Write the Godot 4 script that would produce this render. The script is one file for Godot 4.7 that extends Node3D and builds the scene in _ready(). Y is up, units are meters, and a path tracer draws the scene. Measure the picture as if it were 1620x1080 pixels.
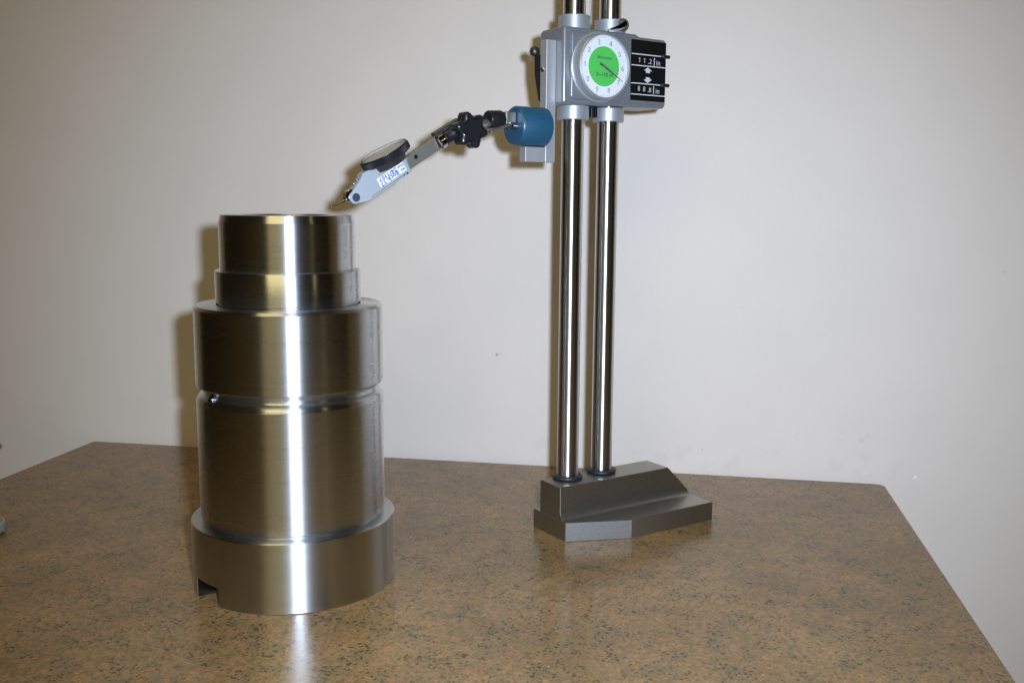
extends Node3D

# Workbench close-up: turned steel spindle, twin-column height gauge, magnetic holder with a dial test indicator.
# Metres, table surface at y = 0. The gauge frame has x along the gauge (u), y up, z towards its front (w).

const EYE := Vector3(0, 0.276, 0)
const TABLE_YAW := -0.1771
const TABLE_CORNER := Vector3(-0.47326, 0, -1.09985)   # rear left corner of the table top
const TABLE_WIDTH := 0.85341
const TABLE_DEPTH := 0.95
const GAUGE := Vector3(0.01954, 0, -0.81423)
const GAUGE_YAW := 0.58222
const SPINDLE := Vector3(-0.15792, 0, -0.70165)

var M := {}

# ------------------------------------------------------------------ mesh building

class Shape:
	var v := PackedVector3Array()
	var n := PackedVector3Array()
	var t := PackedVector2Array()

	func tri(a: Vector3, b: Vector3, c: Vector3, na: Vector3, nb: Vector3, nc: Vector3, ta := Vector2.ZERO, tb := Vector2.ZERO, tc := Vector2.ZERO) -> void:
		var face := (b - a).cross(c - a)
		if face.length_squared() < 1e-20:
			return
		if face.dot(na + nb + nc) > 0.0:   # front faces run clockwise
			v.append_array([a, c, b]); n.append_array([na, nc, nb]); t.append_array([ta, tc, tb])
		else:
			v.append_array([a, b, c]); n.append_array([na, nb, nc]); t.append_array([ta, tb, tc])

	func quad(a: Vector3, b: Vector3, c: Vector3, d: Vector3, normal: Vector3, ta := Vector2.ZERO, tb := Vector2.ZERO, tc := Vector2.ZERO, td := Vector2.ZERO) -> void:
		tri(a, b, c, normal, normal, normal, ta, tb, tc)
		tri(a, c, d, normal, normal, normal, ta, tc, td)

	# profile of (radius, height) turned about local y; bends under 40 degrees are smooth; u runs along the profile, v round it
	func lathe(x: Transform3D, prof: Array, segs := 48) -> void:
		var k := prof.size() - 1
		var flat := []
		for i in k:
			var d: Vector2 = prof[i + 1] - prof[i]
			flat.append(Vector2(d.y, -d.x).normalized())
		var s := 0.0
		for i in k:
			var p: Vector2 = prof[i]
			var q: Vector2 = prof[i + 1]
			var np: Vector2 = flat[i]
			var nq: Vector2 = flat[i]
			if i > 0 and flat[i].dot(flat[i - 1]) > 0.77:
				np = (flat[i] + flat[i - 1]).normalized()
			if i < k - 1 and flat[i].dot(flat[i + 1]) > 0.77:
				nq = (flat[i] + flat[i + 1]).normalized()
			var s1 := s + p.distance_to(q)
			for j in segs:
				var a := TAU * j / segs
				var b := TAU * (j + 1) / segs
				var va := Vector3(sin(a), 0, cos(a))
				var vb := Vector3(sin(b), 0, cos(b))
				var up := Vector3.UP
				var p0 := x * (va * p.x + up * p.y)
				var p1 := x * (vb * p.x + up * p.y)
				var q0 := x * (va * q.x + up * q.y)
				var q1 := x * (vb * q.x + up * q.y)
				var m0 := (x.basis * (va * np.x + up * np.y)).normalized()
				var m1 := (x.basis * (vb * np.x + up * np.y)).normalized()
				var o0 := (x.basis * (va * nq.x + up * nq.y)).normalized()
				var o1 := (x.basis * (vb * nq.x + up * nq.y)).normalized()
				var ja := float(j) / segs
				var jb := float(j + 1) / segs
				tri(p0, p1, q1, m0, m1, o1, Vector2(s, ja), Vector2(s, jb), Vector2(s1, jb))
				tri(p0, q1, q0, m0, o1, o0, Vector2(s, ja), Vector2(s1, jb), Vector2(s1, ja))
			s = s1

	# polygon in local x, y swept along local z by a profile of (inset, z); both ends capped
	func prism(x: Transform3D, poly: PackedVector2Array, prof: Array, caps := 3) -> void:
		var p := poly.duplicate()
		if Geometry2D.is_polygon_clockwise(p):
			p.reverse()
		var k := p.size()
		var en := []
		for i in k:
			var d := p[(i + 1) % k] - p[i]
			en.append(Vector2(d.y, -d.x).normalized())
		var rings := []
		for pr in prof:
			var ring := PackedVector2Array()
			for i in k:
				var n0: Vector2 = en[(i + k - 1) % k]
				var n1: Vector2 = en[i]
				ring.append(p[i] - (n0 + n1) * (pr.x / (1.0 + n0.dot(n1))))
			rings.append(ring)
		var at := func(r: int, i: int) -> Vector3:
			return x * Vector3(rings[r][i % k].x, rings[r][i % k].y, prof[r].y)
		for r in prof.size() - 1:
			var d: Vector2 = prof[r + 1] - prof[r]
			var slope := Vector2(d.y, d.x).normalized()      # share outwards, share along z
			for i in k:
				var e: Vector2 = en[i]
				var e0: Vector2 = en[(i + k - 1) % k]
				var e1: Vector2 = en[(i + 1) % k]
				var a2: Vector2 = (e + e0).normalized() if e.dot(e0) > 0.8 else e
				var b2: Vector2 = (e + e1).normalized() if e.dot(e1) > 0.8 else e
				var na := (x.basis * Vector3(a2.x * slope.x, a2.y * slope.x, slope.y)).normalized()
				var nb := (x.basis * Vector3(b2.x * slope.x, b2.y * slope.x, slope.y)).normalized()
				var a: Vector3 = at.call(r, i)
				var b: Vector3 = at.call(r, i + 1)
				var c: Vector3 = at.call(r + 1, i + 1)
				var dd: Vector3 = at.call(r + 1, i)
				tri(a, b, c, na, nb, nb, p[i], p[(i + 1) % k], p[(i + 1) % k])
				tri(a, c, dd, na, nb, na, p[i], p[(i + 1) % k], p[i])
		for end in 2:
			if not caps & (1 << end):
				continue
			var r := 0 if end == 0 else prof.size() - 1
			var nz := (x.basis * Vector3(0, 0, -1 if prof[r].y < prof[prof.size() - 1 - r].y else 1)).normalized()
			var idx := Geometry2D.triangulate_polygon(rings[r])
			for i in range(0, idx.size(), 3):
				tri(at.call(r, idx[i]), at.call(r, idx[i + 1]), at.call(r, idx[i + 2]), nz, nz, nz, rings[r][idx[i]], rings[r][idx[i + 1]], rings[r][idx[i + 2]])

	func box(lo: Vector3, hi: Vector3, bevel := 0.0, x := Transform3D()) -> void:
		var b := minf(bevel, (hi.z - lo.z) * 0.45)
		var prof := [Vector2(0, lo.z), Vector2(0, hi.z)] if b <= 0.0 else [Vector2(b, lo.z), Vector2(0, lo.z + b), Vector2(0, hi.z - b), Vector2(b, hi.z)]
		var poly := PackedVector2Array([Vector2(lo.x, lo.y), Vector2(hi.x, lo.y), Vector2(hi.x, hi.y), Vector2(lo.x, hi.y)])
		if b > 0.0:
			poly = PackedVector2Array([Vector2(lo.x + b, lo.y), Vector2(hi.x - b, lo.y), Vector2(hi.x, lo.y + b), Vector2(hi.x, hi.y - b), Vector2(hi.x - b, hi.y), Vector2(lo.x + b, hi.y), Vector2(lo.x, hi.y - b), Vector2(lo.x, lo.y + b)])
		prism(x, poly, prof)

	func mesh() -> ArrayMesh:
		var a := []
		a.resize(Mesh.ARRAY_MAX)
		a[Mesh.ARRAY_VERTEX] = v
		a[Mesh.ARRAY_NORMAL] = n
		a[Mesh.ARRAY_TEX_UV] = t
		var m := ArrayMesh.new()
		m.add_surface_from_arrays(Mesh.PRIMITIVE_TRIANGLES, a)
		return m


func rounded(lo: Vector2, hi: Vector2, r: float, steps := 6) -> PackedVector2Array:
	var p := PackedVector2Array()
	var c := [Vector2(hi.x - r, lo.y + r), Vector2(hi.x - r, hi.y - r), Vector2(lo.x + r, hi.y - r), Vector2(lo.x + r, lo.y + r)]
	for i in 4:
		for j in steps + 1:
			var a := -PI / 2 + PI / 2 * (i + float(j) / steps)
			p.append(c[i] + Vector2(cos(a), sin(a)) * r)
	return p


func disc(c: Vector2, r: float, k := 40) -> PackedVector2Array:
	var p := PackedVector2Array()
	for i in k:
		p.append(c + Vector2(cos(TAU * i / k), sin(TAU * i / k)) * r)
	return p


# a rounded edge: z from a to b, the far edge (b) rounded by r
func round_over(a: float, b: float, r: float, steps := 4) -> Array:
	var out := [Vector2(0, a)]
	for i in steps + 1:
		var g := PI / 2 * i / steps
		out.append(Vector2(r * (1.0 - cos(g)), b - r + r * sin(g)))
	return out


# a frame whose y axis points from a to b
func along(a: Vector3, b: Vector3) -> Transform3D:
	var y := (b - a).normalized()
	var x := y.cross(Vector3(0, 0, 1) if absf(y.z) < 0.9 else Vector3(1, 0, 0)).normalized()
	return Transform3D(Basis(x, y, x.cross(y)), a)


func rod(s: Shape, a: Vector3, b: Vector3, r: float, chamfer := 0.0, segs := 32) -> void:
	var l := a.distance_to(b)
	var c := chamfer
	s.lathe(along(a, b), [Vector2(0, 0), Vector2(r - c, 0), Vector2(r, c), Vector2(r, l - c), Vector2(r - c, l), Vector2(0, l)], segs)


func ball(s: Shape, c: Vector3, r: float, segs := 24) -> void:
	var prof := []
	for i in 13:
		var a := -PI / 2 + PI * i / 12
		prof.append(Vector2(maxf(r * cos(a), 0.0), r * sin(a)))
	s.lathe(Transform3D(Basis(), c), prof, segs)


# ------------------------------------------------------------------ nodes

func put(called: String, s, material: Material, parent: Node, label := "") -> MeshInstance3D:
	var o := MeshInstance3D.new()
	o.name = called
	o.mesh = s.mesh() if s is Shape else s
	o.material_override = material
	if label:
		o.set_meta("label", label)
	parent.add_child(o, true)
	return o


func thing(called: String, label: String, category: String, at := Vector3.ZERO, yaw := 0.0) -> Node3D:
	var o := Node3D.new()
	o.name = called
	o.position = at
	o.rotation.y = yaw
	o.set_meta("label", label)
	o.set_meta("category", category)
	add_child(o, true)
	return o


func structure(called: String, s: Shape, material: Material, label: String, yaw := 0.0, at := Vector3.ZERO) -> MeshInstance3D:
	var o := put(called, s, material, self, label)
	o.position = at
	o.rotation.y = yaw
	o.set_meta("kind", "structure")
	return o


func lettering(called: String, text: String, size: float, at: Transform3D, material: Material, parent: Node, weight := 400) -> MeshInstance3D:
	var t := TextMesh.new()
	var f := SystemFont.new()
	f.font_names = PackedStringArray(["Droid Sans"])
	f.font_weight = weight
	t.font = f
	t.text = text
	t.font_size = 64
	t.pixel_size = 0.01          # the mesh is 0.64 tall per em; the node scales it to its size
	t.depth = 0.02
	t.curve_step = 2.0
	var o := put(called, t, material, parent)
	o.transform = at * Transform3D(Basis.from_scale(Vector3(size / 0.64, size / 0.64, 0.004)), Vector3.ZERO)
	return o


func flat_at(u: float, y: float, w: float, turn := 0.0, wide := 1.0) -> Transform3D:
	return Transform3D(Basis(Vector3(0, 0, 1), turn) * Basis.from_scale(Vector3(wide, 1, 1)), Vector3(u, y, w))


# ------------------------------------------------------------------ materials

func lin(r: float, g: float, b: float) -> Color:
	return Color(r, g, b).linear_to_srgb()


func mat(c: Color, rough := 0.5, metal := 0.0, spec := 0.5) -> StandardMaterial3D:
	var m := StandardMaterial3D.new()
	m.albedo_color = c
	m.roughness = rough
	m.metallic = metal
	m.metallic_specular = spec
	return m


func noise(kind: int, freq: float, octaves: int, noise_seed: int) -> FastNoiseLite:
	var n := FastNoiseLite.new()
	n.noise_type = kind
	n.frequency = freq
	n.fractal_octaves = octaves
	n.fractal_type = FastNoiseLite.FRACTAL_FBM if octaves > 1 else FastNoiseLite.FRACTAL_NONE
	n.seed = noise_seed
	return n


func noise_bytes(n: FastNoiseLite, w: int, h: int) -> PackedByteArray:
	var im := n.get_image(w, h, false, false, true)
	im.convert(Image.FORMAT_L8)
	return im.get_data()


# fine lines left by the lathe or the grinder: they run across u, with a few deeper ones, and are broken by handling marks
func turning_lines(noise_seed: int, low: float, high: float) -> ImageTexture:
	var r := RandomNumberGenerator.new()
	r.seed = noise_seed
	var smudge := noise_bytes(noise(FastNoiseLite.TYPE_SIMPLEX_SMOOTH, 0.02, 4, noise_seed), 512, 256)
	var out := PackedByteArray()
	out.resize(512 * 256)
	var slow := 0.5
	for i in 512:
		slow = clampf(slow + r.randf_range(-0.1, 0.1), 0.15, 0.85)
		var line := clampf(slow * 0.45 + r.randf() * 0.35 + (0.25 if r.randf() < 0.03 else 0.0), 0, 1)
		for j in 256:
			var g := lerpf(low, high, clampf(line + 0.5 * (smudge[j * 512 + i] / 255.0 - 0.45), 0, 1))
			out[j * 512 + i] = int(255.0 * clampf(g, 0, 1))
	return ImageTexture.create_from_image(Image.create_from_data(512, 256, false, Image.FORMAT_L8, out))


func steel(albedo: Color, rough: float, aniso: float, noise_seed: int, per_metre := 14.0, spread := 0.045) -> StandardMaterial3D:
	var m := mat(albedo, 1.0, 1.0)
	m.roughness_texture = turning_lines(noise_seed, rough * (1.0 - spread), rough * (1.0 + spread))
	m.roughness_texture_channel = BaseMaterial3D.TEXTURE_CHANNEL_RED
	m.uv1_scale = Vector3(per_metre, 1, 1)
	if aniso > 0.0:
		m.anisotropy_enabled = true
		m.anisotropy = aniso
	return m


func speckle(albedo: Color, metal: float, rough: float, freq: float, amount: float, noise_seed: int, tile := 0.05) -> StandardMaterial3D:
	var m := mat(Color.WHITE, rough, metal)
	var nt := NoiseTexture2D.new()
	nt.width = 256
	nt.height = 256
	nt.seamless = true
	nt.noise = noise(FastNoiseLite.TYPE_SIMPLEX_SMOOTH, freq, 3, noise_seed)
	var g := Gradient.new()
	g.set_color(0, albedo.darkened(amount))
	g.set_color(1, albedo.lightened(amount * 0.6))
	nt.color_ramp = g
	m.albedo_texture = nt
	m.uv1_triplanar = true
	m.uv1_scale = Vector3.ONE / tile
	return m


func granite() -> StandardMaterial3D:
	var k := 2048           # covers 0.87 m
	var crystal := noise(FastNoiseLite.TYPE_CELLULAR, 0.125, 1, 13)
	crystal.cellular_return_type = FastNoiseLite.RETURN_CELL_VALUE
	crystal.domain_warp_enabled = true
	crystal.domain_warp_amplitude = 11.0
	crystal.domain_warp_frequency = 0.07
	var fine := noise(FastNoiseLite.TYPE_CELLULAR, 0.27, 1, 19)
	fine.cellular_return_type = FastNoiseLite.RETURN_CELL_VALUE
	fine.domain_warp_enabled = true
	fine.domain_warp_amplitude = 8.0
	fine.domain_warp_frequency = 0.09
	var cell := noise_bytes(crystal, k, k)
	var bit := noise_bytes(fine, k, k)
	var smoke := noise_bytes(noise(FastNoiseLite.TYPE_SIMPLEX_SMOOTH, 0.004, 5, 3), k, k)
	var hue := noise_bytes(noise(FastNoiseLite.TYPE_SIMPLEX_SMOOTH, 0.024, 5, 11), k, k)
	var clump := noise_bytes(noise(FastNoiseLite.TYPE_SIMPLEX_SMOOTH, 0.014, 5, 57), k, k)
	var grain := noise_bytes(noise(FastNoiseLite.TYPE_SIMPLEX_SMOOTH, 0.30, 2, 71), k, k)
	var out := PackedByteArray()
	out.resize(k * k * 3)
	var r := RandomNumberGenerator.new()
	r.seed = 5
	for i in k * k:
		var c := cell[i] / 255.0
		var b := bit[i] / 255.0
		var u := clump[i] / 255.0
		var h := smoothstep(0.35, 0.65, hue[i] / 255.0)
		# feldspar from tan to rusty, duller grains between them, dark mica in clumps
		var o := smoothstep(0.35, 0.9, 0.55 * c + 0.45 * h)
		var red := lerpf(0.232, 0.272, o)
		var gre := lerpf(0.142, 0.149, o)
		var blu := lerpf(0.054, 0.060, o)
		var dull := clampf(0.6 * smoothstep(0.70, 0.6, c) * smoothstep(0.4, 0.6, c) + 0.42 * smoothstep(0.52, 0.75, u), 0.0, 0.8)
		red = lerpf(red, 0.142, dull)
		gre = lerpf(gre, 0.109, dull)
		blu = lerpf(blu, 0.056, dull)
		var dark := smoothstep(0.12, 0.08, b - 0.16 * (u - 0.5)) * (0.3 + 0.7 * smoothstep(0.35, 0.6, u))
		var f := (0.74 + 0.50 * grain[i] / 255.0) * lerpf(0.80, 1.24, b) * lerpf(0.78, 1.2, smoke[i] / 255.0)
		out[i * 3] = int(clampf(255.0 * pow(red * f * (1.0 - 0.50 * dark), 0.4545), 0, 255))
		out[i * 3 + 1] = int(clampf(255.0 * pow(gre * f * (1.0 - 0.56 * dark), 0.4545), 0, 255))
		out[i * 3 + 2] = int(clampf(255.0 * pow(blu * f * (1.0 - 0.68 * dark), 0.4545), 0, 255))
	var im := Image.create_from_data(k, k, false, Image.FORMAT_RGB8, out)
	for i in 200:      # small pale flakes
		var p := Vector2i(r.randi_range(2, k - 4), r.randi_range(2, k - 4))
		im.fill_rect(Rect2i(p, Vector2i(r.randi_range(1, 2), r.randi_range(1, 2))), Color(0.74, 0.70, 0.64))
	var m := mat(Color.WHITE, 0.25, 0.0, 0.36)
	m.uv1_scale = Vector3(1.0 / 0.87, 1.0 / 0.87, 1)
	m.albedo_texture = ImageTexture.create_from_image(im)
	return m


# the painted wall: 1.5 m by 1.0 m from 0.3 m left of the table corner and 0.35 m below the table, with the scuffs and chips of the photograph
func wall_paint() -> StandardMaterial3D:
	var w := 1500
	var h := 1000
	var mottle := noise_bytes(noise(FastNoiseLite.TYPE_SIMPLEX_SMOOTH, 0.01, 4, 7), w, h)
	var fine := noise_bytes(noise(FastNoiseLite.TYPE_SIMPLEX_SMOOTH, 0.25, 2, 8), w, h)
	var smear := noise_bytes(noise(FastNoiseLite.TYPE_SIMPLEX_SMOOTH, 0.03, 3, 9), w, h)
	var out := PackedByteArray()
	out.resize(w * h * 3)
	var spots := [[0.4627, 0.1143, 0.0014, 0.5], [0.4665, 0.1150, 0.0009, 0.35], [0.6764, 0.024, 0.0010, 0.25], [0.7688, 0.0457, 0.0008, 0.22], [0.8123, 0.0484, 0.0008, 0.18], [0.8300, 0.042, 0.003, 0.05], [0.8365, 0.046, 0.002, 0.05], [-0.127, -0.0142, 0.004, 0.75], [0.95, 0.21, 0.0010, 0.25], [0.71, 0.17, 0.0009, 0.2], [0.3, 0.33, 0.0009, 0.2]]
	for y in h:
		var py := 0.65 - float(y) / 1000.0
		for x in w:
			var i := y * w + x
			var f := 0.975 + 0.03 * mottle[i] / 255.0 + 0.02 * fine[i] / 255.0
			var px := float(x) / 1000.0 - 0.3
			# rubbed band where things were pushed against the wall, just above the table
			if py > 0.004 and py < 0.03 and px > 0.5 and px < 0.87:
				f *= 1.0 - 0.045 * smoothstep(0.5, 0.75, smear[i] / 255.0)
			out[i * 3] = int(255.0 * pow(0.72 * f, 0.4545))
			out[i * 3 + 1] = int(255.0 * pow(0.64 * f, 0.4545))
			out[i * 3 + 2] = int(255.0 * pow(0.575 * f, 0.4545))
	var im := Image.create_from_data(w, h, false, Image.FORMAT_RGB8, out)
	for s in spots:
		var c := Vector2((s[0] + 0.3) * 1000.0, (0.65 - s[1]) * 1000.0)
		var rr: float = s[2] * 1000.0
		for y in range(int(c.y - rr) - 1, int(c.y + rr) + 2):
			for x in range(int(c.x - rr) - 1, int(c.x + rr) + 2):
				if x < 0 or y < 0 or x >= w or y >= h:
					continue
				var d := Vector2(x, y).distance_to(c) / rr + 0.5 * (smear[y * w + x] / 255.0 - 0.5)
				if d < 1.0:
					im.set_pixel(x, y, im.get_pixel(x, y).lerp(Color(0.24, 0.2, 0.19), s[3] * (1.0 - d * d)))
	var chip := Vector2i(int((0.8845 + 0.3) * 1000), int((0.65 - 0.0061) * 1000))
	im.fill_rect(Rect2i(chip.x - 1, chip.y - 1, 2, 3), Color(0.95, 0.95, 0.95))
	im.set_pixel(chip.x - 2, chip.y + 1, Color(0.93, 0.93, 0.93))
	var m := mat(Color.WHITE, 0.55, 0.0, 0.35)
	m.albedo_texture = ImageTexture.create_from_image(im)
	m.texture_repeat = false
	return m


func make_materials() -> void:
	M.granite = granite()
	M.wall = wall_paint()
	M.room = speckle(lin(0.05, 0.037, 0.027), 0.0, 0.8, 0.02, 0.1, 2, 1.0)
	M.ceiling = speckle(lin(0.32, 0.29, 0.24), 0.0, 0.9, 0.05, 0.08, 4, 1.0)
	M.floor = speckle(lin(0.06, 0.05, 0.04), 0.0, 0.7, 0.05, 0.2, 6, 1.0)
	M.turned = steel(lin(0.55, 0.56, 0.575), 0.28, 0.96, 21)
	M.turned_fine = steel(lin(0.52, 0.525, 0.53), 0.32, 0.95, 22, 20.0, 0.06)
	M.faced = steel(lin(0.42, 0.40, 0.37), 0.42, 0.6, 23, 25.0)
	M.column = steel(lin(0.58, 0.585, 0.59), 0.35, 0.95, 24, 9.0, 0.08)
	M.ground = speckle(lin(0.36, 0.335, 0.295), 1.0, 0.42, 0.03, 0.06, 25, 0.03)
	M.ground_bright = speckle(lin(0.38, 0.37, 0.365), 1.0, 0.5, 0.03, 0.1, 26, 0.02)
	M.cast = speckle(lin(0.22, 0.225, 0.24), 0.3, 0.34, 0.05, 0.1, 27, 0.02)
	M.collar = speckle(lin(0.43, 0.45, 0.47), 0.55, 0.42, 0.06, 0.06, 28, 0.02)
	M.bar = steel(lin(0.50, 0.50, 0.51), 0.50, 0.0, 29, 60.0, 0.3)
	M.bar.metallic = 0.6
	M.dark_steel = speckle(lin(0.09, 0.085, 0.08), 0.8, 0.4, 0.05, 0.15, 30, 0.02)
	M.chrome = mat(lin(0.55, 0.56, 0.60), 0.09, 1.0)
	M.black_plastic = mat(lin(0.012, 0.012, 0.014), 0.3)
	M.black_rubber = mat(lin(0.014, 0.014, 0.015), 0.5)
	M.black_panel = mat(lin(0.008, 0.008, 0.008), 0.22)
	M.white_print = mat(lin(0.55, 0.56, 0.56), 0.6)
	M.dial_white = mat(lin(0.78, 0.79, 0.81), 0.5)
	M.dial_green = mat(lin(0.035, 0.52, 0.05), 0.5)
	M.numeral_print = mat(lin(0.05, 0.06, 0.11), 0.6)
	M.dark_print = mat(lin(0.02, 0.03, 0.06), 0.6)
	M.green_print = mat(lin(0.01, 0.09, 0.02), 0.6)
	M.brass = mat(lin(0.55, 0.42, 0.12), 0.35, 0.8)
	M.blue = speckle(lin(0.010, 0.068, 0.128), 0.0, 0.38, 0.05, 0.1, 31, 0.02)
	M.indicator = speckle(lin(0.43, 0.46, 0.50), 0.3, 0.42, 0.06, 0.05, 32, 0.02)
	M.sticker = mat(lin(0.72, 0.74, 0.78), 0.5)
	M.dial_grey = mat(lin(0.56, 0.51, 0.41), 0.5)
	M.ball_steel = mat(lin(0.22, 0.24, 0.29), 0.12, 1.0)
	M.knob_metal = mat(lin(0.13, 0.12, 0.10), 0.42, 0.4)
	M.slot_steel = mat(lin(0.20, 0.20, 0.205), 0.25, 1.0)
	M.blue_ink = mat(lin(0.008, 0.025, 0.30), 0.6)
	M.olive = speckle(lin(0.42, 0.40, 0.34), 0.9, 0.45, 0.05, 0.1, 33, 0.02)
	M.dish = mat(lin(0.25, 0.26, 0.21), 0.4)
	M.frame = mat(lin(0.7, 0.7, 0.68), 0.5)
	var lamp := mat(lin(0.85, 0.8, 0.65), 0.6)
	lamp.emission_enabled = true
	lamp.emission = lin(1.0, 0.84, 0.44)
	lamp.emission_energy_multiplier = 0.6
	M.lamp = lamp
	var glass := mat(Color(1, 1, 1, 0.05), 0.03)
	glass.transparency = BaseMaterial3D.TRANSPARENCY_ALPHA
	M.glass = glass


# ------------------------------------------------------------------ scene

func _ready() -> void:
	var cam := Camera3D.new()
	cam.name = "camera"
	cam.position = EYE
	cam.rotation = Vector3(-0.14347, 0, 0.00708)
	cam.fov = rad_to_deg(2.0 * atan(341.0 / (1575.15 * 1024.0 / 1620.0)))
	cam.near = 0.01
	cam.far = 60.0
	add_child(cam)
	cam.current = true

	var we := WorldEnvironment.new()
	we.name = "environment"
	var env := Environment.new()
	env.background_mode = Environment.BG_COLOR
	env.background_color = Color(0, 0, 0)
	env.tonemap_mode = Environment.TONE_MAPPER_LINEAR
	env.tonemap_exposure = 1.0
	env.sdfgi_enabled = true
	env.ssao_enabled = true
	env.ssil_enabled = true
	we.environment = env
	add_child(we)

	# the camera's own flash, a little to the right of and above the lens
	var flash := SpotLight3D.new()
	flash.name = "camera_flash"
	flash.position = EYE + Vector3(0.037, 0.023, 0.0)
	flash.rotation = Vector3(-0.195, -0.02, 0)
	flash.light_color = lin(0.65, 0.79, 1.0)
	flash.light_energy = 1.10
	flash.light_size = 0.008
	flash.spot_range = 12.0
	flash.spot_attenuation = 2.0
	flash.spot_angle = 43.5
	flash.spot_angle_attenuation = 1.0
	flash.shadow_enabled = true
	add_child(flash)

	make_materials()
	build_room()
	build_table()
	build_spindle()
	build_gauge()
	build_holder()
	build_indicator()
	build_dish()


# room frame: origin at the table's rear left corner, x along the wall, z into the room
func build_room() -> void:
	var gap := 0.008
	var s := Shape.new()
	# front sheet with the painted texture, then the body of the wall behind it
	var lo := Vector2(-0.85, -0.75)
	var hi := Vector2(3.4, 1.6)
	var uv := func(x: float, y: float) -> Vector2: return Vector2((x + 0.3) / 1.5, (0.65 - y) / 1.0)
	s.quad(Vector3(lo.x, lo.y, -gap), Vector3(hi.x, lo.y, -gap), Vector3(hi.x, hi.y, -gap), Vector3(lo.x, hi.y, -gap), Vector3(0, 0, 1), uv.call(lo.x, lo.y), uv.call(hi.x, lo.y), uv.call(hi.x, hi.y), uv.call(lo.x, hi.y))
	var back := Shape.new()
	back.box(Vector3(lo.x, lo.y, -gap - 0.12), Vector3(hi.x, hi.y, -gap - 0.002))
	s.v.append_array(back.v); s.n.append_array(back.n); s.t.append_array(back.t)
	structure("wall", s, M.wall, "pale off-white painted wall with small scuffs and a chip", TABLE_YAW, TABLE_CORNER)
	s = Shape.new(); s.box(Vector3(lo.x, lo.y - 0.1, -0.15), Vector3(hi.x, lo.y, 5.2))
	structure("floor", s, M.floor, "dark floor of the room", TABLE_YAW, TABLE_CORNER)
	s = Shape.new(); s.box(Vector3(lo.x, hi.y, -0.15), Vector3(hi.x, hi.y + 0.1, 5.2))
	structure("ceiling", s, M.ceiling, "pale ceiling of the room", TABLE_YAW, TABLE_CORNER)
	s = Shape.new(); s.box(Vector3(lo.x - 0.1, lo.y - 0.1, -0.15), Vector3(lo.x, hi.y + 0.1, 5.2))
	structure("left_wall", s, M.room, "brown wall at the left end of the room", TABLE_YAW, TABLE_CORNER)
	s = Shape.new(); s.box(Vector3(hi.x, lo.y - 0.1, -0.15), Vector3(hi.x + 0.1, hi.y + 0.1, 5.2))
	structure("right_wall", s, M.room, "brown wall at the right end of the room", TABLE_YAW, TABLE_CORNER)
	s = Shape.new(); s.box(Vector3(lo.x - 0.1, lo.y - 0.1, 5.2), Vector3(hi.x + 0.1, hi.y + 0.1, 5.3))
	structure("rear_wall", s, M.room, "brown wall behind the camera", TABLE_YAW, TABLE_CORNER)
	# warm ceiling panels whose reflections stand in the steel (world positions, centre and size)
	var panels := [
		[Vector3(-0.42, 1.585, -0.50), Vector2(0.5, 0.6), 0.6, "square warm ceiling panel right above the steel spindle"],
		[Vector3(-0.45, 1.585, 1.35), Vector2(1.2, 0.6), 1.72, "warm ceiling panel behind the camera, left of the middle"],
		[Vector3(-0.55, 1.585, 2.65), Vector2(1.6, 0.6), 1.95, "warm ceiling panel farthest back in the room"],
		[Vector3(2.30, 1.585, 1.03), Vector2(0.16, 0.16), 6.0, "small square warm downlight on the right side"]]
	for p in panels:
		var t := thing("ceiling_light", p[3], "ceiling light", p[0], TABLE_YAW)
		var f := Shape.new()
		f.box(Vector3(-p[1].x / 2 - 0.02, -0.004, -p[1].y / 2 - 0.02), Vector3(p[1].x / 2 + 0.02, 0.014, p[1].y / 2 + 0.02))
		put("frame", f, M.frame, t)
		var d := Shape.new()
		d.box(Vector3(-p[1].x / 2, -0.012, -p[1].y / 2), Vector3(p[1].x / 2, -0.005, p[1].y / 2))
		put("diffuser", d, M.lamp, t)
		var l := AreaLight3D.new()
		l.name = "panel_light"
		l.area_size = p[1]
		l.area_normalize_energy = false
		l.light_energy = p[2]
		l.light_color = lin(1.0, 0.84, 0.41)
		l.rotation.x = -PI / 2
		l.position.y = -0.016
		l.area_range = 12.0
		l.shadow_enabled = true
		t.add_child(l)


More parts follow.
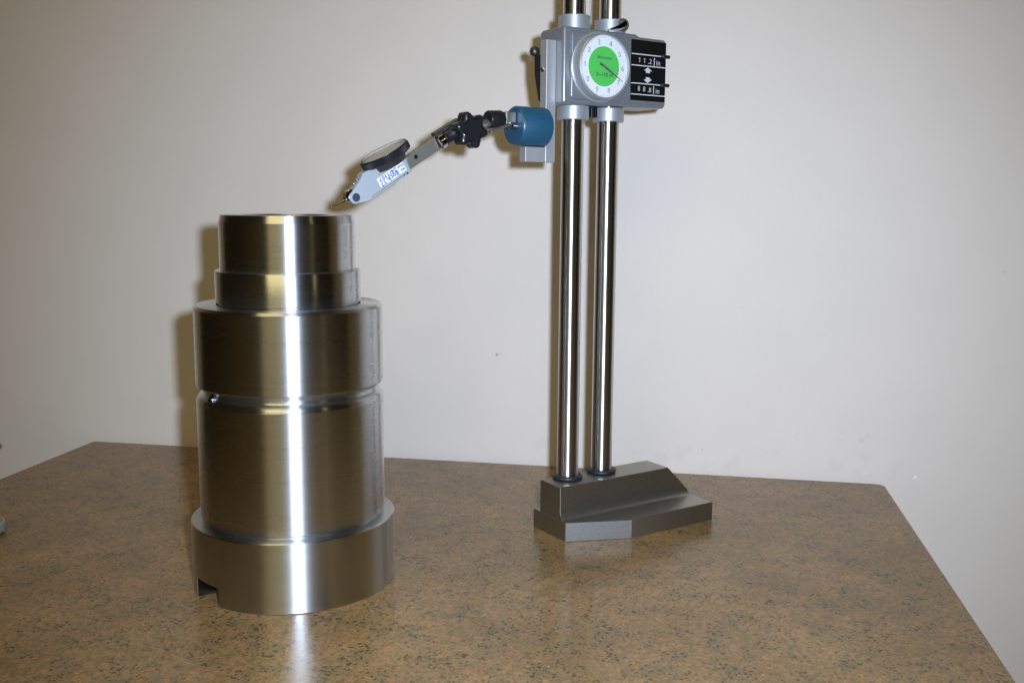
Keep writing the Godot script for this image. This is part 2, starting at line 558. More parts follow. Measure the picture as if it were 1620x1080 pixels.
func build_table() -> void:
	var t := thing("work_table", "brown granite-look work table with rounded rear corners against the wall", "table", TABLE_CORNER, TABLE_YAW)
	var s := Shape.new()
	# x, y of the outline are the table's x and depth; swept downwards
	var poly := PackedVector2Array()
	poly.append_array([Vector2(0, TABLE_DEPTH), Vector2(0, 0.006)])
	for i in 5:
		var a := PI + PI / 2 * i / 4
		poly.append(Vector2(0.004, 0.004) + Vector2(cos(a), sin(a)) * 0.004)
	for i in 9:
		var a := -PI / 2 + PI / 2 * i / 8
		poly.append(Vector2(TABLE_WIDTH - 0.009, 0.009) + Vector2(cos(a), sin(a)) * 0.009)
	poly.append(Vector2(TABLE_WIDTH, TABLE_DEPTH))
	var down := Transform3D(Basis(Vector3(1, 0, 0), Vector3(0, 0, 1), Vector3(0, -1, 0)), Vector3.ZERO)
	s.prism(down, poly, [Vector2(0.0015, 0), Vector2(0.0004, 0.0005), Vector2(0, 0.0016), Vector2(0, 0.034)])
	put("table_top", s, M.granite, t)
	for q in [Vector2(0.08, 0.1), Vector2(TABLE_WIDTH - 0.08, 0.1), Vector2(0.08, TABLE_DEPTH - 0.1), Vector2(TABLE_WIDTH - 0.08, TABLE_DEPTH - 0.1)]:
		s = Shape.new()
		s.box(Vector3(q.x - 0.025, -0.75, q.y - 0.025), Vector3(q.x + 0.025, -0.034, q.y + 0.025), 0.003)
		put("leg", s, M.dark_steel, t)


func build_spindle() -> void:
	var t := thing("machined_spindle", "large stepped cylinder of turned bright steel with groove and slotted foot", "machined part", SPINDLE)
	var x := Transform3D()
	# slotted foot ring
	var r := 0.07203
	var top := 0.04897
	var inner := 0.056
	var slot_mid := deg_to_rad(-44.0)
	var slot_half := 0.0137        # half width of the parallel slot
	var slot_h := 0.0138
	var s := Shape.new()
	s.lathe(x, [Vector2(r, slot_h), Vector2(r, top - 0.0007), Vector2(r - 0.0007, top), Vector2(0.06, top)], 192)
	var da := asin(slot_half / r)
	var n := 150
	for j in n:
		var a0 := slot_mid + da + (TAU - 2 * da) * j / n
		var a1 := slot_mid + da + (TAU - 2 * da) * (j + 1) / n
		var v0 := Vector3(sin(a0), 0, cos(a0))
		var v1 := Vector3(sin(a1), 0, cos(a1))
		var b := 0.0006
		var lo := Vector3(0, b, 0)
		var hi := Vector3(0, slot_h, 0)
		s.tri(v0 * r + lo, v1 * r + lo, v1 * r + hi, v0, v1, v1, Vector2(-slot_h, 0), Vector2(-slot_h, 0.01), Vector2(0, 0.01))
		s.tri(v0 * r + lo, v1 * r + hi, v0 * r + hi, v0, v1, v0, Vector2(-slot_h, 0), Vector2(0, 0.01), Vector2(0, 0))
		var m := (v0 + v1).normalized()
		s.quad(v0 * r + lo, v1 * r + lo, v1 * (r - b), v0 * (r - b), (m + Vector3.DOWN).normalized(), Vector2(0, 0), Vector2(0, 0.01), Vector2(b, 0.01), Vector2(b, 0))
		s.quad(v0 * (r - b), v1 * (r - b), v1 * inner, v0 * inner, Vector3.DOWN, Vector2(0, 0), Vector2(0, 0.01), Vector2(0.01, 0.01), Vector2(0.01, 0))
		s.quad(v0 * inner, v1 * inner, v1 * inner + hi, v0 * inner + hi, -m, Vector2(0, 0), Vector2(0, 0.01), Vector2(0.01, 0.01), Vector2(0.01, 0))
	put("foot_ring", s, M.turned_fine, t)
	# walls and roof of the slot
	var f := Shape.new()
	var out := Vector3(sin(slot_mid), 0, cos(slot_mid))
	var side := Vector3(out.z, 0, -out.x)
	var depth := inner - 0.002
	for k in [-1.0, 1.0]:
		var a: Vector3 = side * slot_half * k + out * sqrt(r * r - slot_half * slot_half)
		var b: Vector3 = side * slot_half * k + out * depth
		var up := Vector3(0, slot_h, 0)
		f.quad(a, b, b + up, a + up, -side * k)
	var ra: Vector3 = out * (r - 0.0014)
	var rb: Vector3 = out * depth
	var roof := Vector3(0, slot_h, 0)
	f.quad(ra - side * slot_half + roof, ra + side * slot_half + roof, rb + side * slot_half + roof, rb - side * slot_half + roof, Vector3.DOWN)
	f.quad(rb - side * slot_half, rb + side * slot_half, rb + side * slot_half + roof, rb - side * slot_half + roof, out)
	put("key_slot", f, M.slot_steel, t)
	# broken outer edge of the slot
	f = Shape.new()
	for k in [-1.0]:
		var a: Vector3 = side * slot_half * k + out * (sqrt(r * r - slot_half * slot_half) - 0.0009)
		var b: Vector3 = side * (slot_half + 0.0008) * k + out * (sqrt(r * r - slot_half * slot_half) + 0.00012)
		var up := Vector3(0, slot_h, 0)
		f.quad(a, b, b + up, a + up, (out - side * k).normalized())
	put("slot_edge", f, M.ground_bright, t)
	# barrel with the round groove above it
	s = Shape.new()
	s.lathe(x, [Vector2(0.0625, 0.0485), Vector2(0.0625, 0.0498), Vector2(0.0642, 0.0512), Vector2(0.06527, 0.0518), Vector2(0.06527, 0.1347), Vector2(0.06527, 0.1347), Vector2(0.0649, 0.1352), Vector2(0.0649, 0.1352), Vector2(0.06455, 0.1367), Vector2(0.06375, 0.1382), Vector2(0.0625, 0.1393), Vector2(0.0611, 0.1399), Vector2(0.0611, 0.1399), Vector2(0.0609, 0.1402), Vector2(0.0609, 0.1426)], 192)
	put("barrel", s, M.turned, t)
	s = Shape.new()
	s.lathe(x, [Vector2(0.0609, 0.1424), Vector2(0.0649, 0.1455), Vector2(0.0649, 0.1455), Vector2(0.06538, 0.1463), Vector2(0.06538, 0.1463), Vector2(0.06538, 0.1991), Vector2(0.06538, 0.1991), Vector2(0.0637, 0.2011), Vector2(0.0637, 0.2011), Vector2(0.050, 0.2013)], 192)
	put("collar", s, M.turned, t)
	s = Shape.new()
	s.lathe(x, [Vector2(0.0488, 0.2010), Vector2(0.0488, 0.2024), Vector2(0.0503, 0.2030), Vector2(0.0503, 0.2242), Vector2(0.0499, 0.2248), Vector2(0.046, 0.2249)], 160)
	put("shoulder", s, M.turned, t)
	s = Shape.new()
	s.lathe(x, [Vector2(0.0464, 0.2246), Vector2(0.0464, 0.2252), Vector2(0.04675, 0.2256), Vector2(0.04675, 0.2578), Vector2(0.04675, 0.2578), Vector2(0.0453, 0.2627), Vector2(0.0453, 0.2627), Vector2(0.0451, 0.2629), Vector2(0.030, 0.2629)], 160)
	put("nose", s, M.turned, t)
	s = Shape.new()
	s.lathe(x, [Vector2(0.030, 0.2629), Vector2(0.0288, 0.2617), Vector2(0.0288, 0.200), Vector2(0.0, 0.200)], 96)
	put("bore", s, M.faced, t)
	s = Shape.new()
	var ba := deg_to_rad(-45.0)
	ball(s, Vector3(sin(ba) * 0.0615, 0.1394, cos(ba) * 0.0615), 0.0034)
	put("steel_ball", s, M.ball_steel, t)


func build_gauge() -> void:
	var t := thing("height_gauge", "twin-column height gauge with green dial and black counter window", "height gauge", GAUGE, GAUGE_YAW)
	var flat := Transform3D(Basis(Vector3(1, 0, 0), Vector3(0, 0, 1), Vector3(0, -1, 0)), Vector3.ZERO)
	# foot plate: outline in (u, w), swept downwards from its top
	var s := Shape.new()
	var ph := 0.01593
	s.prism(flat.translated(Vector3(0, ph, 0)), PackedVector2Array([Vector2(0, 0), Vector2(0.142, 0), Vector2(0.142, 0.0672), Vector2(0.0515, 0.0672), Vector2(0, 0.0447)]), [Vector2(0.0004, 0), Vector2(0, 0.0004), Vector2(0, ph)])
	put("foot_plate", s, M.ground, t)
	# the polished pad on the cut corner
	s = Shape.new()
	var c0 := Vector3(0.0, 0, 0.0447)
	var c1 := Vector3(0.0515, 0, 0.0672)
	var e := (c1 - c0).normalized()
	var nn := Vector3(-e.z, 0, e.x)
	var pad := Transform3D(Basis(e, Vector3.UP, nn), c0)
	s.box(Vector3(0.0003, 0.0003, 0.0002), Vector3(c0.distance_to(c1) - 0.0003, ph - 0.0003, 0.0006), 0.0002, pad)
	put("polished_pad", s, M.ground_bright, t)
	# ridge that carries the columns: profile in (w, y), right end sloped, filleted into the plate
	s = Shape.new()
	var prof := [Vector2(0.00885, ph), Vector2(0.00885, 0.04304), Vector2(0.00925, 0.04334), Vector2(0.03719, 0.04334), Vector2(0.03759, 0.04294), Vector2(0.03759, 0.0219)]
	for i in range(1, 7):
		var a := PI / 2 * i / 6
		prof.append(Vector2(0.03759 + 0.006 * (1 - cos(a)), 0.0219 - 0.006 * sin(a)))
	var end_u := func(y: float) -> float:
		if y > 0.0205:
			return 0.1162 + (0.04334 - y) * 1.02
		return lerpf(0.1395, 0.1420, 1.0 - sqrt(maxf(0.0, 1.0 - pow((0.0205 - y) / 0.0046, 2.0))))
	for i in prof.size() - 1:
		var p: Vector2 = prof[i]
		var q: Vector2 = prof[i + 1]
		var d := q - p
		var nrm := Vector3(0, d.x, -d.y).normalized()
		if i == 0:
			nrm = Vector3(0, 0, -1)
		var n0 := nrm
		var n1 := nrm
		if i >= 5:
			var a0 := PI / 2 * (i - 5) / 6
			var a1 := PI / 2 * (i - 4) / 6
			n0 = Vector3(0, sin(a0), cos(a0))
			n1 = Vector3(0, sin(a1), cos(a1))
		var b := 0.0004
		var pa := Vector3(b, p.y, p.x)
		var pb := Vector3(end_u.call(p.y), p.y, p.x)
		var qa := Vector3(b, q.y, q.x)
		var qb := Vector3(end_u.call(q.y), q.y, q.x)
		s.tri(pa, pb, qb, n0, n0, n1)
		s.tri(pa, qb, qa, n0, n1, n1)
	var cap := PackedVector2Array()
	for p in prof:
		cap.append(p)
	var idx := Geometry2D.triangulate_polygon(cap)
	for i in range(0, idx.size(), 3):
		var q0 := cap[idx[i]]
		var q1 := cap[idx[i + 1]]
		var q2 := cap[idx[i + 2]]
		var sl := Vector3(0.7, 0.7, 0)
		s.tri(Vector3(end_u.call(q0.y), q0.y, q0.x), Vector3(end_u.call(q1.y), q1.y, q1.x), Vector3(end_u.call(q2.y), q2.y, q2.x), sl, sl, sl)
	s.prism(Transform3D(Basis(Vector3(0, 0, 1), Vector3(0, 1, 0), Vector3(-1, 0, 0)), Vector3.ZERO), cap, [Vector2(0, -0.0004), Vector2(0.0004, 0)], 2)
	put("ridge", s, M.ground, t)
	# columns
	var cw := 0.01737
	var cols := [0.02183, 0.05785]
	for u in cols:
		s = Shape.new()
		s.lathe(Transform3D(Basis(), Vector3(u, 0, cw)), [Vector2(0.00894, 0.0434), Vector2(0.00894, 0.62), Vector2(0.0, 0.62)], 64)
		var c := put("column", s, M.column, t)
		s = Shape.new()
		var ring := []
		for i in 9:
			var a := -PI / 2 + PI * i / 8
			ring.append(Vector2(0.0111 + 0.0017 * cos(a), 0.0452 + 0.0018 * sin(a)))
		ring.append(Vector2(0.0089, 0.0470))
		s.lathe(Transform3D(Basis(), Vector3(u, 0, cw)), ring, 64)
		put("rubber_ring", s, M.black_rubber, c)
		for z in [[0.3372, 0.3482], [0.4062, 0.4172]]:
			s = Shape.new()
			s.lathe(Transform3D(Basis(), Vector3(u, 0, cw)), [Vector2(0.0091, z[0]), Vector2(0.0121, z[0]), Vector2(0.0126, z[0] + 0.0005), Vector2(0.0126, z[1] - 0.0005), Vector2(0.0121, z[1]), Vector2(0.0091, z[1])], 64)
			put("collar", s, M.collar, t)
	# rear rack strip between the columns
	s = Shape.new()
	s.box(Vector3(0.0370, 0.340, 0.010), Vector3(0.0430, 0.3482, 0.022), 0.0004)
	put("rear_guide", s, M.black_plastic, t)
	# cast housing of the slider
	var outline := PackedVector2Array()
	var y0 := 0.3480
	var y1 := 0.4068
	var y2 := 0.4048
	for i in 6:
		var a := PI + PI / 2 * i / 5
		outline.append(Vector2(0.0020 + 0.003, y0 + 0.003) + Vector2(cos(a), sin(a)) * 0.003)
	for i in 6:
		var a := -PI / 2 + PI / 2 * i / 5
		outline.append(Vector2(0.1075 - 0.004, y0 + 0.0015 + 0.004) + Vector2(cos(a), sin(a)) * 0.004)
	for i in 6:
		var a := PI / 2 * i / 5
		outline.append(Vector2(0.1075 - 0.004, y2 - 0.004) + Vector2(cos(a), sin(a)) * 0.004)
	outline.append_array([Vector2(0.0790, y2 + 0.0002), Vector2(0.0770, y2 + 0.0007), Vector2(0.0750, y1 - 0.0003), Vector2(0.0735, y1)])
	for i in 6:
		var a := PI / 2 + PI / 2 * i / 5
		outline.append(Vector2(0.0020 + 0.003, y1 - 0.003) + Vector2(cos(a), sin(a)) * 0.003)
	s = Shape.new()
	var hp := [Vector2(0.0035, -0.0025), Vector2(0.001, -0.0015), Vector2(0, 0.001)]
	hp.append_array(round_over(0.001, 0.0310, 0.0022).slice(1))
	s.prism(Transform3D(), outline, hp)
	var housing := put("slider_housing", s, M.cast, t)
	s = Shape.new()
	s.prism(Transform3D(), rounded(Vector2(0.0085, 0.3522), Vector2(0.1055, 0.4030), 0.003), round_over(0.0305, 0.0326, 0.0012))
	put("face_plate", s, M.cast, housing)
	# dial
	var dc := Vector3(0.0347, 0.3776, 0)
	var face := Transform3D(Basis(Vector3(1, 0, 0), Vector3(0, 0, 1), Vector3(0, -1, 0)), dc)   # lathe axis to the front
	face.basis = Basis(Vector3(1, 0, 0), PI / 2)
	s = Shape.new()
	s.lathe(face, [Vector2(0.0272, 0.0322), Vector2(0.0272, 0.0338), Vector2(0.0266, 0.0343), Vector2(0.0258, 0.0343), Vector2(0.0254, 0.0339), Vector2(0.0253, 0.0343), Vector2(0.0253, 0.0400), Vector2(0.0250, 0.0411), Vector2(0.0243, 0.0417), Vector2(0.0236, 0.0414), Vector2(0.0236, 0.0392)], 96)
	var dial := put("dial", s, M.collar, t, "round bright bezel around a white dial with green centre")
	s = Shape.new()
	s.lathe(face, [Vector2(0.0237, 0.0385), Vector2(0.0237, 0.0395), Vector2(0.0, 0.0395)], 96)
	put("dial_face", s, M.dial_white, dial)
	s = Shape.new()
	s.lathe(face, [Vector2(0.0152, 0.0395), Vector2(0.0152, 0.03965), Vector2(0.0, 0.03965)], 72)
	put("green_centre", s, M.dial_green, dial)
	s = Shape.new()
	for i in 100:
		var a := TAU * i / 100.0
		var long := 0.0014 if i % 10 == 0 else (0.0011 if i % 5 == 0 else 0.0008)
		var x := Transform3D(Basis(Vector3(0, 0, 1), a), dc)
		s.box(Vector3(-0.00007, 0.0228 - long, 0.0394), Vector3(0.00007, 0.0228, 0.0396), 0.0, x)
	put("graduation_marks", s, M.dark_print, dial)
	for i in 10:
		var a := PI + deg_to_rad(34.0) - TAU * i / 10.0
		lettering("numeral", str(i), 0.0050, flat_at(dc.x + cos(a) * 0.0187, dc.y + sin(a) * 0.0187, 0.0396), M.numeral_print, dial)
	lettering("lettering", "Mitutoyo", 0.0030, flat_at(dc.x + 0.0005, dc.y + 0.0067, 0.03975, 0, 1.15), M.green_print, dial, 600)
	lettering("lettering", "0—18 in", 0.0042, flat_at(dc.x + 0.0008, dc.y - 0.0062, 0.03975, 0, 1.05), M.green_print, dial, 600)
	s = Shape.new()
	var na := deg_to_rad(-29.0)
	s.prism(Transform3D(Basis(Vector3(0, 0, 1), na), dc), PackedVector2Array([Vector2(-0.0050, -0.0006), Vector2(0.0, -0.0009), Vector2(0.0212, -0.00012), Vector2(0.0212, 0.00012), Vector2(0.0, 0.0009), Vector2(-0.0050, 0.0006)]), [Vector2(0, 0.0401), Vector2(0, 0.0404)])
	put("needle", s, M.dark_print, dial)
	s = Shape.new()
	s.prism(Transform3D(), disc(Vector2(dc.x, dc.y), 0.0013, 20), [Vector2(0, 0.0398), Vector2(0, 0.0407)])
	s.prism(Transform3D(Basis(Vector3(0, 0, 1), na), dc), PackedVector2Array([Vector2(-0.0046, -0.0015), Vector2(-0.0012, -0.001), Vector2(-0.0012, 0.0002), Vector2(-0.0046, 0.0002)]), [Vector2(0, 0.0398), Vector2(0, 0.04005)])
	put("hub", s, M.brass, dial)
	s = Shape.new()
	s.lathe(face, [Vector2(0.0235, 0.04105), Vector2(0.0235, 0.0411), Vector2(0.0, 0.0411)], 64)
	put("crystal", s, M.glass, dial)
	# black counter window
	s = Shape.new()
	s.prism(Transform3D(), rounded(Vector2(0.0675, 0.3546), Vector2(0.1046, 0.4022), 0.0008, 3), round_over(0.0320, 0.0331, 0.0003, 2))
	var panel := put("counter_window", s, M.black_panel, t)
	for l in [[0.391, 0.0996], [0.3822, 0.1044], [0.3681, 0.0990], [0.3594, 0.1044]]:
		s = Shape.new()
		s.box(Vector3(0.0678, l[0] - 0.0004, 0.0330), Vector3(l[1], l[0] + 0.0004, 0.03325))
		put("white_line", s, M.white_print, panel)
	var digits := [["1", 0.0762, 0.3865, 0.0052], ["1", 0.0815, 0.3863, 0.0052], [".2", 0.0872, 0.3860, 0.0052], ["8", 0.0762, 0.3640, 0.0052], ["8", 0.0818, 0.3638, 0.0052], [".8", 0.0874, 0.3635, 0.0052]]
	for d in digits:
		lettering("digit", d[0], d[3], flat_at(d[1], d[2], 0.0332), M.white_print, panel)
	for y in [0.3861, 0.3636]:
		s = Shape.new()
		s.box(Vector3(0.09155, y - 0.0030, 0.0330), Vector3(0.09225, y + 0.0032, 0.0333))
		put("counter_bar", s, M.white_print, panel)
		lettering("lettering", "in", 0.0054, flat_at(0.0962, y - 0.0007, 0.0332), M.white_print, panel)
	for q in [[0.3790, 1.0], [0.3712, -1.0]]:
		var g: float = q[1]
		s = Shape.new()
		var c := Vector2(0.0852, q[0])
		s.prism(Transform3D(), PackedVector2Array([c + Vector2(0, 0.0023 * g), c + Vector2(0.0042, -0.0003 * g), c + Vector2(0.0019, -0.0003 * g), c + Vector2(0.0019, -0.0022 * g), c + Vector2(-0.0019, -0.0022 * g), c + Vector2(-0.0019, -0.0003 * g), c + Vector2(-0.0042, -0.0003 * g)]), [Vector2(0, 0.0330), Vector2(0, 0.03325)])
		put("arrow", s, M.white_print, panel)
	for y in [0.3912, 0.3684]:
		s = Shape.new()
		rod(s, Vector3(0.0985, y - 0.0004, 0.0348), Vector3(0.1068, y - 0.0004, 0.0348), 0.0015, 0.0005, 20)
		put("reset_pin", s, M.black_plastic, t)
	# clamp lever on the upper right collar
	s = Shape.new()
	ball(s, Vector3(0.0612, 0.4128, 0.0290), 0.0052)
	var clamp := put("clamp_screw", s, M.knob_metal, t)
	s = Shape.new()
	var la := Vector3(0.0605, 0.4142, 0.0335)
	var lb := Vector3(0.0430, 0.4086, 0.0335)
	var lx := along(la, lb)
	s.prism(Transform3D(Basis(lx.basis.y, Vector3(-lx.basis.y.y, lx.basis.y.x, 0), Vector3(0, 0, 1)), la), PackedVector2Array([Vector2(-0.001, -0.0016), Vector2(0.010, 0.0008), Vector2(0.0185, 0.0012), Vector2(0.0185, 0.0026), Vector2(0.006, 0.0042), Vector2(-0.001, 0.0030)]), [Vector2(0.0005, -0.0012), Vector2(0, -0.0006), Vector2(0, 0.0004), Vector2(0.0007, 0.0010)])
	put("clamp_lever", s, M.chrome, clamp)
	# scriber bar on the left side with its foot
	s = Shape.new()
	s.box(Vector3(-0.0071, 0.3035, 0.0126), Vector3(0.0019, 0.3968, 0.0212), 0.0003)
	s.box(Vector3(-0.0261, 0.3035, 0.0129), Vector3(-0.0071, 0.3149, 0.0212), 0.0003)
	var bar := put("scriber_bar", s, M.bar, t)
	s = Shape.new()
	rod(s, Vector3(-0.0071, 0.3745, 0.0166), Vector3(-0.0084, 0.3745, 0.0166), 0.0022, 0.0006, 20)
	put("screw", s, M.chrome, bar)
	# rear lock knob and lever
	s = Shape.new()
	ball(s, Vector3(-0.0035, 0.3903, -0.0005), 0.0041)
	var lock := put("lock_knob", s, M.dark_steel, t)
	s = Shape.new()
	s.prism(Transform3D(Basis(Vector3(0, 0, 1), Vector3(0, 1, 0), Vector3(-1, 0, 0)), Vector3(-0.002, 0, 0)), PackedVector2Array([Vector2(0.000, 0.387), Vector2(0.011, 0.387), Vector2(0.012, 0.350), Vector2(0.006, 0.352), Vector2(0.0005, 0.372)]), [Vector2(0, -0.002), Vector2(0, 0.002)])
	put("lock_lever", s, M.black_plastic, lock)


# things carried by the gauge are built in the gauge frame; their root stands at a point of their own
func carried(called: String, label: String, category: String, origin: Vector3) -> Array:
	var at := GAUGE + Basis(Vector3.UP, GAUGE_YAW) * origin
	return [thing(called, label, category, at, GAUGE_YAW), origin]


func part(called: String, s: Shape, material: Material, parent: Node, origin: Vector3, label := "") -> MeshInstance3D:
	for i in s.v.size():
		s.v[i] -= origin
	return put(called, s, material, parent, label)


func build_holder() -> void:
	var o := Vector3(-0.0072, 0.3303, 0.0174)
	var t: Node3D = carried("magnetic_holder", "blue round magnetic base with black star knob and jointed arm", "indicator holder", o)[0]
	var s := Shape.new()
	s.lathe(along(Vector3(-0.0073, 0.3303, 0.0174), Vector3(-0.05, 0.3303, 0.0174)), [Vector2(0.0, 0), Vector2(0.0147, 0), Vector2(0.0151, 0.0004), Vector2(0.0151, 0.0258), Vector2(0.0139, 0.0274), Vector2(0.0, 0.0274)], 72)
	part("magnet_body", s, M.blue, t, o)
	# stub, fork and joint next to the magnet
	s = Shape.new()
	rod(s, Vector3(-0.0346, 0.3300, 0.0215), Vector3(-0.0412, 0.3300, 0.0215), 0.0028, 0.0004)
	part("stub", s, M.chrome, t, o)
	s = Shape.new()
	s.box(Vector3(-0.0440, 0.3312, 0.0130), Vector3(-0.0352, 0.3405, 0.0215), 0.0006)
	part("fork", s, M.olive, t, o)
	s = Shape.new()
	s.lathe(along(Vector3(-0.0468, 0.3346, 0.0200), Vector3(-0.0685, 0.3330, 0.0222)), [Vector2(0, 0), Vector2(0.0052, 0), Vector2(0.0058, 0.0006), Vector2(0.0058, 0.0020), Vector2(0.0067, 0.0024), Vector2(0.0068, 0.0130), Vector2(0.0060, 0.0142), Vector2(0.0040, 0.0142), Vector2(0.0036, 0.0120), Vector2(0, 0.0120)], 40)
	part("clamp_nut", s, M.black_plastic, t, o)
	s = Shape.new()
	s.box(Vector3(0.0, -0.0009, -0.0022), Vector3(0.0192, 0.0009, 0.0022), 0.0004, Transform3D(Basis(Vector3(0, 0, 1), 0.34), Vector3(-0.0641, 0.3239, 0.0300)))
	part("tension_strip", s, M.ground_bright, t, o)
	# jointed link behind the star knob
	s = Shape.new()
	rod(s, Vector3(-0.0460, 0.3320, 0.0170), Vector3(-0.0730, 0.3280, 0.0165), 0.0042, 0.0005)
	part("link", s, M.olive, t, o)
	s = Shape.new()
	var kc := Vector3(-0.0795, 0.3248, 0.0)
	s.box(Vector3(-0.0895, 0.3205, 0.0130), Vector3(-0.0700, 0.3308, 0.0205), 0.001)
	part("joint_block", s, M.black_plastic, t, o)
	var star := PackedVector2Array()
	for i in 96:
		var a := TAU * i / 96.0
		var lobe := 0.5 + 0.5 * cos(6.0 * (a + 0.16))
		star.append(Vector2(kc.x, kc.y) + Vector2(cos(a), sin(a)) * (0.0098 + 0.0040 * pow(lobe, 0.8)))
	s = Shape.new()
	var kp := [Vector2(0.0012, 0.0205), Vector2(0.0003, 0.0212)]
	kp.append_array(round_over(0.0212, 0.0320, 0.0028, 5))
	s.prism(Transform3D(), star, kp)
	part("star_knob", s, M.black_plastic, t, o)
	# chrome and black clamp that grips the indicator's stem
	s = Shape.new()
	var d1 := Vector3(cos(0.53), sin(0.53), 0)
	var ca := Vector3(-0.1022, 0.3148, 0.0190)
	rod(s, ca, ca + d1 * 0.0058, 0.0056, 0.0008)
	part("clamp_end", s, M.chrome, t, o)
	s = Shape.new()
	s.lathe(along(ca + d1 * 0.0058, ca + d1 * 0.03), [Vector2(0.0042, 0), Vector2(0.0050, 0.0006), Vector2(0.0050, 0.0060), Vector2(0.0054, 0.0066), Vector2(0.0054, 0.0170), Vector2(0, 0.0170)], 36)
	part("clamp_sleeve", s, M.black_plastic, t, o)
	s = Shape.new()
	s.box(Vector3(0, 0, -0.004), Vector3(0.0245, 0.0032, 0.004), 0.0006, Transform3D(Basis(Vector3(0, 0, 1), 0.53), Vector3(-0.1025, 0.3192, 0.0150)))
	part("clamp_jaw", s, M.dark_steel, t, o)


func build_indicator() -> void:
	var o := Vector3(-0.1689, 0.2752, 0.0174)
	var t: Node3D = carried("dial_test_indicator", "grey lever dial indicator with black knurled bezel and handwritten label", "dial indicator", o)[0]
	var s := Shape.new()
	var body := PackedVector2Array()
	for i in 9:      # rounded nose round the pivot
		var a := deg_to_rad(128.0 + 170.0 * i / 8.0)
		body.append(Vector2(-0.1689, 0.2752) + Vector2(cos(a), sin(a)) * 0.0046)
	body.append_array([Vector2(-0.1590, 0.2726), Vector2(-0.1252, 0.2935), Vector2(-0.1312, 0.3072), Vector2(-0.1632, 0.2922), Vector2(-0.1651, 0.2880)])
	s.prism(Transform3D(), body, [Vector2(0.0005, 0.0124), Vector2(0, 0.0130), Vector2(0, 0.0209), Vector2(0.0005, 0.0215)])
	part("body", s, M.indicator, t, o)
	# thin seam along the lower edge and end cap
	s = Shape.new()
	var e := Vector2(0.0337, 0.0209).normalized()
	var bx := Transform3D(Basis(Vector3(e.x, e.y, 0), Vector3(-e.y, e.x, 0), Vector3(0, 0, 1)), Vector3(-0.1590, 0.2726, 0))
	s.box(Vector3(0.003, 0.0014, 0.0214), Vector3(0.036, 0.0017, 0.02155), 0.0, bx)
	part("seam", s, M.dark_steel, t, o)
	s = Shape.new()
	rod(s, bx * Vector3(0.0365, 0.0012, 0.0210), bx * Vector3(0.0365, 0.0012, 0.0219), 0.0008, 0.0002, 14)
	rod(s, bx * Vector3(0.0335, 0.0012, 0.0210), bx * Vector3(0.0335, 0.0012, 0.0218), 0.0006, 0.0002, 14)
	part("rivet", s, M.dark_steel, t, o)
	s = Shape.new()
	s.prism(Transform3D(), disc(Vector2(-0.1689, 0.2752), 0.0030, 28), [Vector2(0, 0.0213), Vector2(0, 0.0217), Vector2(0.0004, 0.0219)])
	part("pivot_screw", s, M.dark_print, t, o)
	# chrome fork end and stylus
	s = Shape.new()
	s.prism(Transform3D(), disc(Vector2(-0.1712, 0.2762), 0.0047, 32), [Vector2(0.0006, 0.0140), Vector2(0, 0.0146), Vector2(0, 0.0196), Vector2(0.0006, 0.0202)])
	part("fork_end", s, M.chrome, t, o)
	s = Shape.new()
	var tip := Vector3(-0.1857, 0.2688, 0.0174)
	var root := Vector3(-0.1735, 0.2737, 0.0174)
	s.lathe(along(root, tip), [Vector2(0.0009, -0.002), Vector2(0.0008, 0.004), Vector2(0.00045, 0.0062), Vector2(0.0004, 0.0125), Vector2(0, 0.0125)], 16)
	var st := part("stylus", s, M.chrome, t, o)
	s = Shape.new()
	ball(s, tip, 0.0008, 16)
	part("ball_tip", s, M.chrome, st, o)
	# round dial on top
	var b := 0.5297
	var nrm := Vector3(-sin(b), cos(b), 0)
	var c := Vector3(-0.1457, 0.3080, 0.0175)
	var dx := along(c, c + nrm)
	s = Shape.new()
	var knurl := PackedVector2Array()
	for i in 240:
		var a := TAU * i / 240.0
		knurl.append(Vector2(cos(a), sin(a)) * (0.0186 + (0.00035 if i % 3 == 0 else -0.0002)))
	var kx := Transform3D(Basis(dx.basis.x, -dx.basis.z, dx.basis.y), c)
	s.prism(kx, knurl, [Vector2(0.0008, -0.0060), Vector2(0.0, -0.0053), Vector2(0, -0.0012), Vector2(0.0005, -0.0006)], 1)
	s.lathe(dx, [Vector2(0.0182, -0.0006), Vector2(0.0180, 0.0), Vector2(0.0175, 0.0), Vector2(0.0173, -0.0025)], 96)
	var bezel := part("bezel", s, M.black_plastic, t, o)
	s = Shape.new()
	s.lathe(dx, [Vector2(0.0174, -0.0030), Vector2(0.0174, -0.0024), Vector2(0, -0.0024)], 72)
	part("dial_face", s, M.dial_grey, bezel, o)
	s = Shape.new()
	s.lathe(dx, [Vector2(0.0174, -0.0006), Vector2(0.0174, -0.0004), Vector2(0.0165, 0.0002), Vector2(0, 0.0004)], 72)
	part("crystal", s, M.glass, bezel, o)
	s = Shape.new()
	s.lathe(dx, [Vector2(0.0125, -0.0110), Vector2(0.0140, -0.0058)], 48)
	part("dial_seat", s, M.dark_steel, t, o)
	# little screws on the slope towards the nose
	s = Shape.new()
	ball(s, Vector3(-0.1668, 0.2873, 0.0172), 0.0011, 12)
	part("screw", s, M.chrome, t, o)
	s = Shape.new()
	ball(s, Vector3(-0.1684, 0.2846, 0.0172), 0.0012, 12)
	part("screw", s, M.chrome, t, o)
	s = Shape.new()
	rod(s, Vector3(-0.1612, 0.2735, 0.0180), Vector3(-0.1606, 0.2720, 0.0180), 0.0012, 0.0003, 14)
	part("screw", s, M.dark_steel, t, o)
	# sticker with its print, upside down as on the instrument
	s = Shape.new()
	var ang := 0.565
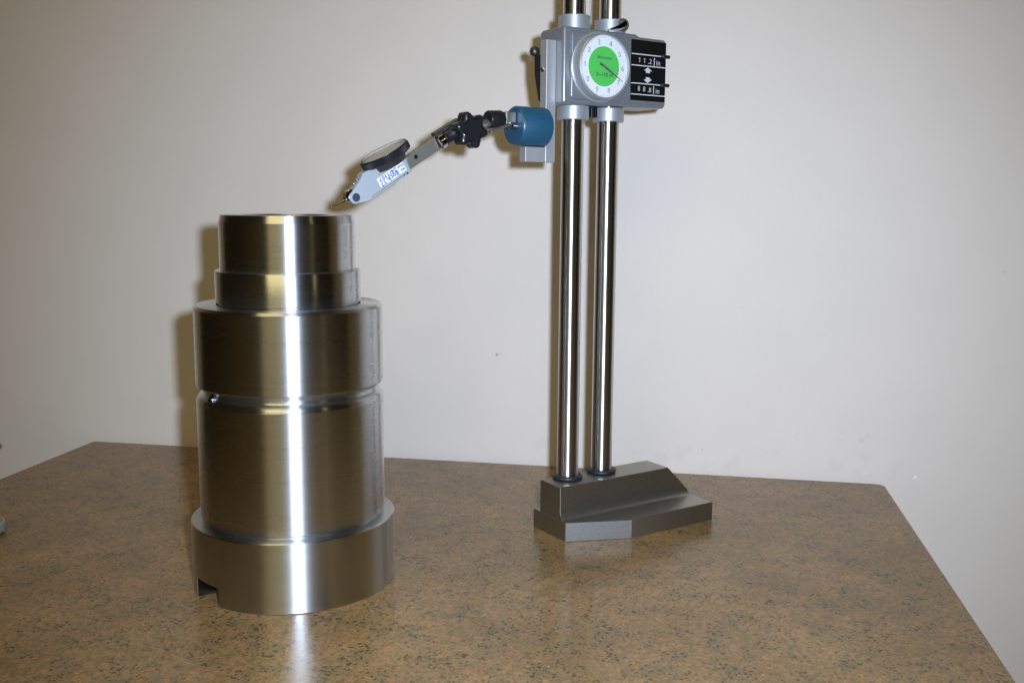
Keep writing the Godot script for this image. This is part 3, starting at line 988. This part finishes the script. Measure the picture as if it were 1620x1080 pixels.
	var sx := Transform3D(Basis(Vector3(0, 0, 1), ang), Vector3(-0.1411, 0.2916, 0.0215))
	s.box(Vector3(-0.0120, -0.0034, 0.0), Vector3(0.0120, 0.0034, 0.00012), 0.0, sx)
	var sticker := part("sticker", s, M.sticker, t, o, "white calibration sticker with blue handwriting")
	var words := [["No", 0.0096, -0.0015, 0.0028, M.dark_print, 0.0], ["Due", 0.0090, 0.0015, 0.0028, M.dark_print, 0.0], ["Bock-17", -0.0026, -0.0016, 0.0045, M.blue_ink, 0.03], ["24/1107", -0.0026, 0.0016, 0.0043, M.blue_ink, -0.02]]
	for w in words:
		var lx := sx * Transform3D(Basis(Vector3(0, 0, 1), PI + w[5]), Vector3(w[1], w[2], 0.00015))
		lx.origin -= o
		lettering("lettering", w[0], w[3], lx, w[4], sticker, 700)
	# flat stem held in the clamp
	s = Shape.new()
	s.prism(Transform3D(), PackedVector2Array([Vector2(-0.1290, 0.3044), Vector2(-0.1051, 0.3190), Vector2(-0.1009, 0.3106), Vector2(-0.1262, 0.2950)]), [Vector2(0.0005, 0.0150), Vector2(0, 0.0155), Vector2(0, 0.0196), Vector2(0.0005, 0.0201)])
	var stem := part("stem", s, M.olive, t, o)
	s = Shape.new()
	s.prism(Transform3D(), disc(Vector2(-0.1209, 0.3045), 0.0017, 20), [Vector2(0, 0.0199), Vector2(0.0002, 0.0204)])
	part("screw", s, M.black_plastic, stem, o)
	s = Shape.new()
	ball(s, Vector3(-0.1120, 0.3152, 0.0185), 0.0009, 12)
	part("pin", s, M.chrome, stem, o)


func build_dish() -> void:
	var t := thing("pale_dish", "pale greenish rounded rim of a small dish at the left edge", "dish", Vector3(-0.4385, 0, -0.784))
	var s := Shape.new()
	s.lathe(Transform3D(), [Vector2(0.0, 0.0), Vector2(0.019, 0.0), Vector2(0.0222, 0.0022), Vector2(0.0232, 0.006), Vector2(0.0222, 0.0092), Vector2(0.0205, 0.0098), Vector2(0.0195, 0.007), Vector2(0.0, 0.004)], 64)
	put("bowl", s, M.dish, t)
